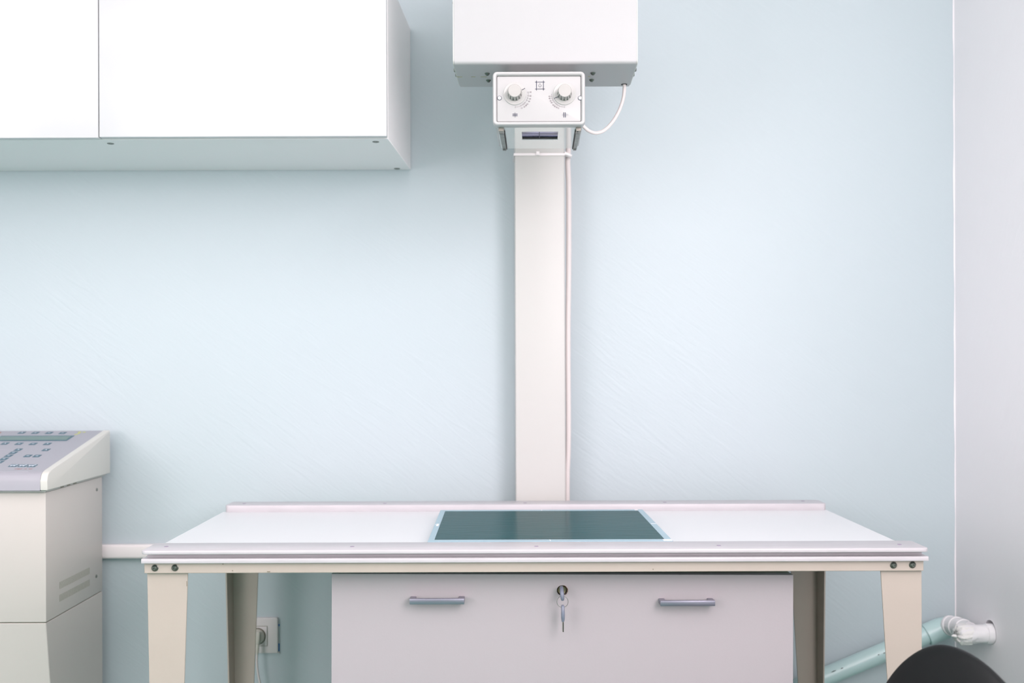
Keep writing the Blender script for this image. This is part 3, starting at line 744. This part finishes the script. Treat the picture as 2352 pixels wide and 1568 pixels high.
c = (c0+c1)/2; b = bmesh.new(); slab(b, c, (c1-c0).length, .046, 0, .0006); ds = obj('display', b, M['button'], kp)
b = bmesh.new(); slab(b, c, (c1-c0).length-.008, .034, .0006, .0009); obj('display_glass', b, M['lcd'], ds)
b = bmesh.new(); c = on_slope(53.5, 1077); T3 = Matrix.Translation(c+N_*.0004) @ Matrix(((1, 0, 0, 0), (0, T_.y, N_.y, 0), (0, T_.z, N_.z, 0), (0, 0, 0, 1)))
text_into(b, 'WEST  10  TX', .0066, T3); obj('model_print', b, M['red'], kp)
for px, py, w, h in ((12, 1083, .10, .0028), (12, 1032, .05, .0006), (5, 1039, .05, .0006), (-6, 1046.5, .05, .0006)):
    b = bmesh.new(); slab(b, on_slope(px, py), w, h, 0, .0002); obj('printed_line', b, M['faint'], kp)
b = bmesh.new(); slab(b, on_slope(-3, 994.3), .008, .014, 0, .0003); obj('red_print', b, M['rust'], kp)
b = bmesh.new(); c = on_slope(178, 994.8)
for dx, dy, w, h in ((0, .012, .008, .005), (.0035, 0, .0045, .014), (0, -.010, .007, .005), (.0125, .010, .007, .006)):
    slab(b, c+X_*dx+T_*dy, w, h, 0, .0003)
obj('felt_mark', b, M['yellow'], kp)

# ================================================================ wall socket, plug and cord
so = thing('wall_socket', 'white power socket on the teal wall beside the rear table leg', 'socket', P(592, 1460, DW))
a_, c_ = P(546, 1419, DW-.009), P(638, 1500, DW-.009)
scx, scz, sw, sh = (a_.x+c_.x)/2, (a_.z+c_.z)/2, c_.x-a_.x, a_.z-c_.z
b = bmesh.new(); rr_front(b, scx, scz, sw, sh, .003, DW-.009, DW-.0004, .002); pl = obj('cover_plate', b, M['socket'], so)
iw = 44*2.55/F
ic = P(591.5, 1460.5, DW-.01)
b = bmesh.new(); rr_front(b, ic.x, ic.z, iw*1.06, iw*1.06, .002, DW-.0094, DW-.0088, .0003); obj('insert_gap', b, M['drawer_edge'], pl)
b = bmesh.new(); rr_front(b, ic.x, ic.z, iw, iw, .002, DW-.0112, DW-.0093, .0006); obj('socket_insert', b, M['socket'], pl)
b = bmesh.new(); lathe(b, (ic.x, DW-.0115, ic.z), (0, -1, 0), [(-.0004, .0215), (.0006, .0215), (.0006, .0198), (-.0002, .0195), (-.0002, .0001)], 40); obj('socket_well', b, M['groove'], pl)
b = bmesh.new(); prism(b, [(c_.x-.004, c_.z+.001), (c_.x+.0035, c_.z-.0012), (c_.x+.002, c_.z+.0035)], 'y', DW-.006, DW-.002); obj('lifted_corner', b, M['socket'], pl)
for py, h in ((1435, .005), (1482, .011), (1491, .009)):
    q = P(641, py, DW-.001); b = bmesh.new(); box(b, q.x-.0018, q.x+.0014, DW-.0015, DW-.0003, q.z-h/2, q.z+h/2); obj('paint_smear', b, M['blue'], pl)
cord = thing('power_cord', 'white mains plug and cord hanging from the wall socket', 'power cord', P(592, 1460, DW-.03))
pc = Vector((ic.x, DW-.0117, ic.z))
b = bmesh.new(); lathe(b, pc, (0, -1, 0), [(0, .0192), (.006, .0190), (.012, .0165), (.014, .014), (.014, .0001)], 36)
q0, q1 = P(592, 1450, DW-.03), P(592, 1478, DW-.03)
prism(b, [(q0.x-.006, q0.z), (q0.x+.0062, q0.z), (q1.x+.0042, q1.z), (q1.x-.0042, q1.z)], 'y', DW-.036, DW-.024, .002)
obj('plug', b, M['plug'], cord)
b = bmesh.new()
for i in range(5):
    q = P(592-.3*i, 1481+i*4.2, DW-.031); lathe(b, q, (0, 0, 1), [(-.0016, .0042), (.0016, .0042)], 16)
tube(b, [P(592, 1476, DW-.031), P(590.5, 1502, DW-.031)], .0032, 12); obj('strain_relief', b, M['plug'], cord)
b = bmesh.new(); tube(b, smooth_path([P(590.5, 1500, DW-.031), P(590, 1520, DW-.031), P(592.5, 1545, DW-.031), P(597, 1568, DW-.03), P(606, 1620, DW-.03), P(612, 1720, DW-.03), P(640, 1850, DW-.035)], 6), .0026, 12); obj('cord', b, M['hose'], cord)

# ================================================================ waste pipe
R1 = .0258
ye = 2.515
pp = thing('waste_pipe', 'teal-painted waste pipe sloping down along the back wall beside the table', 'pipe', P(2000, 1500, ye))
A = P(2180, 1437, ye-.005); B = P(1890, 1556, ye)
dirp = (B-A).normalized()
b = bmesh.new(); tube(b, [P(2150, 1447, ye), B, B+dirp*.45], .0232, 28); obj('pipe', b, M['pipe_teal'], pp)
b = bmesh.new(); c1_ = P(2127, 1458, ye); c2_ = P(2160, 1444, ye-.002); c3_ = P(2174, 1441, ye-.004)
tube(b, [c1_, c1_+(c2_-c1_)*.04, c2_, c3_], [.0262, .0275, .0275, .0268], 32); obj('coupling', b, M['pipe_teal'], pp)
for px, py, w in ((1915, 1541, 14), (1934, 1534, 7), (2018, 1503, 5), (2031, 1499, 6)):
    c = P(px, py, ye-.0233); b = bmesh.new(); tube(b, [c-dirp*w*.0005, c, c+dirp*w*.0005], [.0002, .0011, .0002], 8); obj('chipped_paint', b, M['black'], pp)
wp = thing('pipe_fitting', 'white taped pipe elbow entering the hole in the right wall', 'pipe fitting', PH)
y1 = 2.378
b = bmesh.new()
e = [P(2178, 1436, 2.50), P(2188, 1436.5, 2.485), P(2200, 1439, 2.462), P(2214, 1444, 2.435), P(2228, 1450, 2.405)]
tube(b, smooth_path(e, 4), .0222, 28)
obj('elbow', b, M['pvc'], wp)
for k, rr_ in ((0, .0250), (1, .0246), (2, .0242)):
    i0 = (0.2, 1.5, 2.6)[k]
    def at_(t):
        i = int(t); return e[i]+(e[min(i+1, 4)]-e[i])*(t-i)
    b = bmesh.new(); tube(b, [at_(i0), at_(i0+.06), at_(i0+.42), at_(i0+.48)], [.0222, rr_, rr_, .0222], 28); obj('collar', b, M['pvc'], wp)
b = bmesh.new(); xs0 = P(2199, 1452, y1).x; n = 40
loops = []
for i, (x, r) in enumerate(((xs0-.001, .017), (xs0+.001, .0205), (xs0+.006, .0225), (xs0+.02, .0235), (xs0+.034, .023), (xs0+.036, .0222), (xs0+.05, .0216), (XR-.014, .0220), (XR-.013, .0240), (XR+.001, .0242), (XR+.07, .0235))):
    lp = []
    for k in range(n):
        a = 2*PI*k/n; w = (.0011*math.sin(5*a+i)+.0008*math.sin(11*a+2*i)) if i < 6 else .0003*math.sin(7*a+i)
        lp.append((x, y1+math.cos(a)*(r+w), PH.z+math.sin(a)*(r+w)))
    loops.append(lp)
loft(b, loops); obj('pipe_stub', b, M['pvc'], wp, 60)
b = bmesh.new(); loops = []
for i, (x, r) in enumerate(((xs0-.004, .010), (xs0-.003, .016), (xs0, .0205), (xs0+.004, .0238), (xs0+.013, .0246), (xs0+.024, .0246), (xs0+.0275, .0242))):
    lp = []
    for k in range(48):
        a = 2*PI*k/48; w = (.0018*math.sin(6*a+1.3)*(1 if i < 4 else .3)+.0012*math.sin(13*a+i*.8))
        sx = .004*math.sin(3*a+1)*(i > 4)
        lp.append((x+sx+(.002*math.sin(9*a) if i < 3 else 0), y1+math.cos(a)*(r+w), PH.z-.001+math.sin(a)*(r+w)))
    loops.append(lp)
loft(b, loops)
q = P(2186, 1460, y1-.005)
tube(b, [(q.x-.001, q.y, q.z), (q.x+.004, q.y, q.z+.0005), (q.x+.012, q.y, q.z-.001)], [.0006, .0035, .004], 10)
obj('tape_wrap', b, M['tape'], wp, 50)

# ================================================================ chair, foreground right
ch_loc = Vector((0.62, 1.33, 0))
chr_ = thing('office_chair', 'black padded office chair with rounded backrest in front of the table', 'chair', (0.66, 1.30, 0))
def superq(bm, c, dims, e1, e2, R, bend=0.0, nu=48, nv=24):
    sg = lambda v, p: math.copysign(abs(v)**p, v)
    rows = []
    for j in range(nv+1):
        v = -PI/2+PI*j/nv; row = []
        for i in range(nu):
            u = 2*PI*i/nu
            x = dims[0]*sg(math.cos(v), e1)*sg(math.cos(u), e2)
            z = dims[2]*sg(math.cos(v), e1)*sg(math.sin(u), e2)
            y = dims[1]*sg(math.sin(v), e1)+bend*(x/dims[0])**2
            row.append(bm.verts.new(c + R @ Vector((x, y, z))))
        rows.append(row)
    for j in range(nv):
        for i in range(nu):
            f = [rows[j][i], rows[j][(i+1) % nu], rows[j+1][(i+1) % nu], rows[j+1][i]]
            try: bm.faces.new(f)
            except ValueError: pass
    bmesh.ops.remove_doubles(bm, verts=bm.verts, dist=1e-6)
CH = dict(c=Vector((0.662, 1.469, 0.564)), dims=(0.146, 0.022, 0.163), yaw=-61.6)
Rb = Matrix.Rotation(math.radians(CH['yaw']), 3, 'Z') @ Matrix.Rotation(-0.191, 3, 'X') @ Matrix.Rotation(-0.235, 3, 'Y')
b = bmesh.new(); superq(b, CH['c'], CH['dims'], 0.649, 1.144, Rb, bend=0.0, nu=96, nv=36); obj('backrest', b, M['chair'], chr_, 80)
Rs = Matrix.Rotation(math.radians(CH['yaw']), 3, 'Z')
sc0 = CH['c'] + Rs @ Vector((0, -0.25, 0)); sc0.z = 0.44
b = bmesh.new(); superq(b, sc0, (0.22, 0.04, 0.21), 0.6, 0.7, Rs @ Matrix.Rotation(PI/2, 3, 'X')); obj('seat', b, M['chair'], chr_, 80)
b = bmesh.new(); bk = CH['c'] + Rs @ Vector((0, .035, -.02))
tube(b, smooth_path([bk, bk+Vector((0, 0, -.12)) + Rs @ Vector((0, .02, 0)), Vector((bk.x, bk.y, .40))+Rs @ Vector((0, .01, 0)), Vector((sc0.x, sc0.y, .385))], 6), .014, 12); obj('back_support', b, M['chair_dark'], chr_)
b = bmesh.new(); lathe(b, (sc0.x, sc0.y, .07), (0, 0, 1), [(0, .028), (.16, .028), (.16, .014), (.33, .014)], 20); obj('gas_column', b, M['chair_dark'], chr_)
for k in range(5):
    a = 2*PI*k/5+.3; dv = Vector((math.cos(a), math.sin(a), 0)); p0 = Vector((sc0.x, sc0.y, .09))
    b = bmesh.new(); tube(b, [p0+dv*.02, p0+dv*.15-UP*.012, p0+dv*.28-UP*.028], [.02, .016, .012], 12); bl = obj('base_leg', b, M['chair_dark'], chr_)
    w_ = p0+dv*.275; b = bmesh.new(); lathe(b, Vector((w_.x, w_.y, .0262))-dv.cross(UP)*.011, dv.cross(UP), [(0, .022), (.002, .026), (.02, .026), (.022, .022)], 18); obj('caster', b, M['chair_dark'], bl)
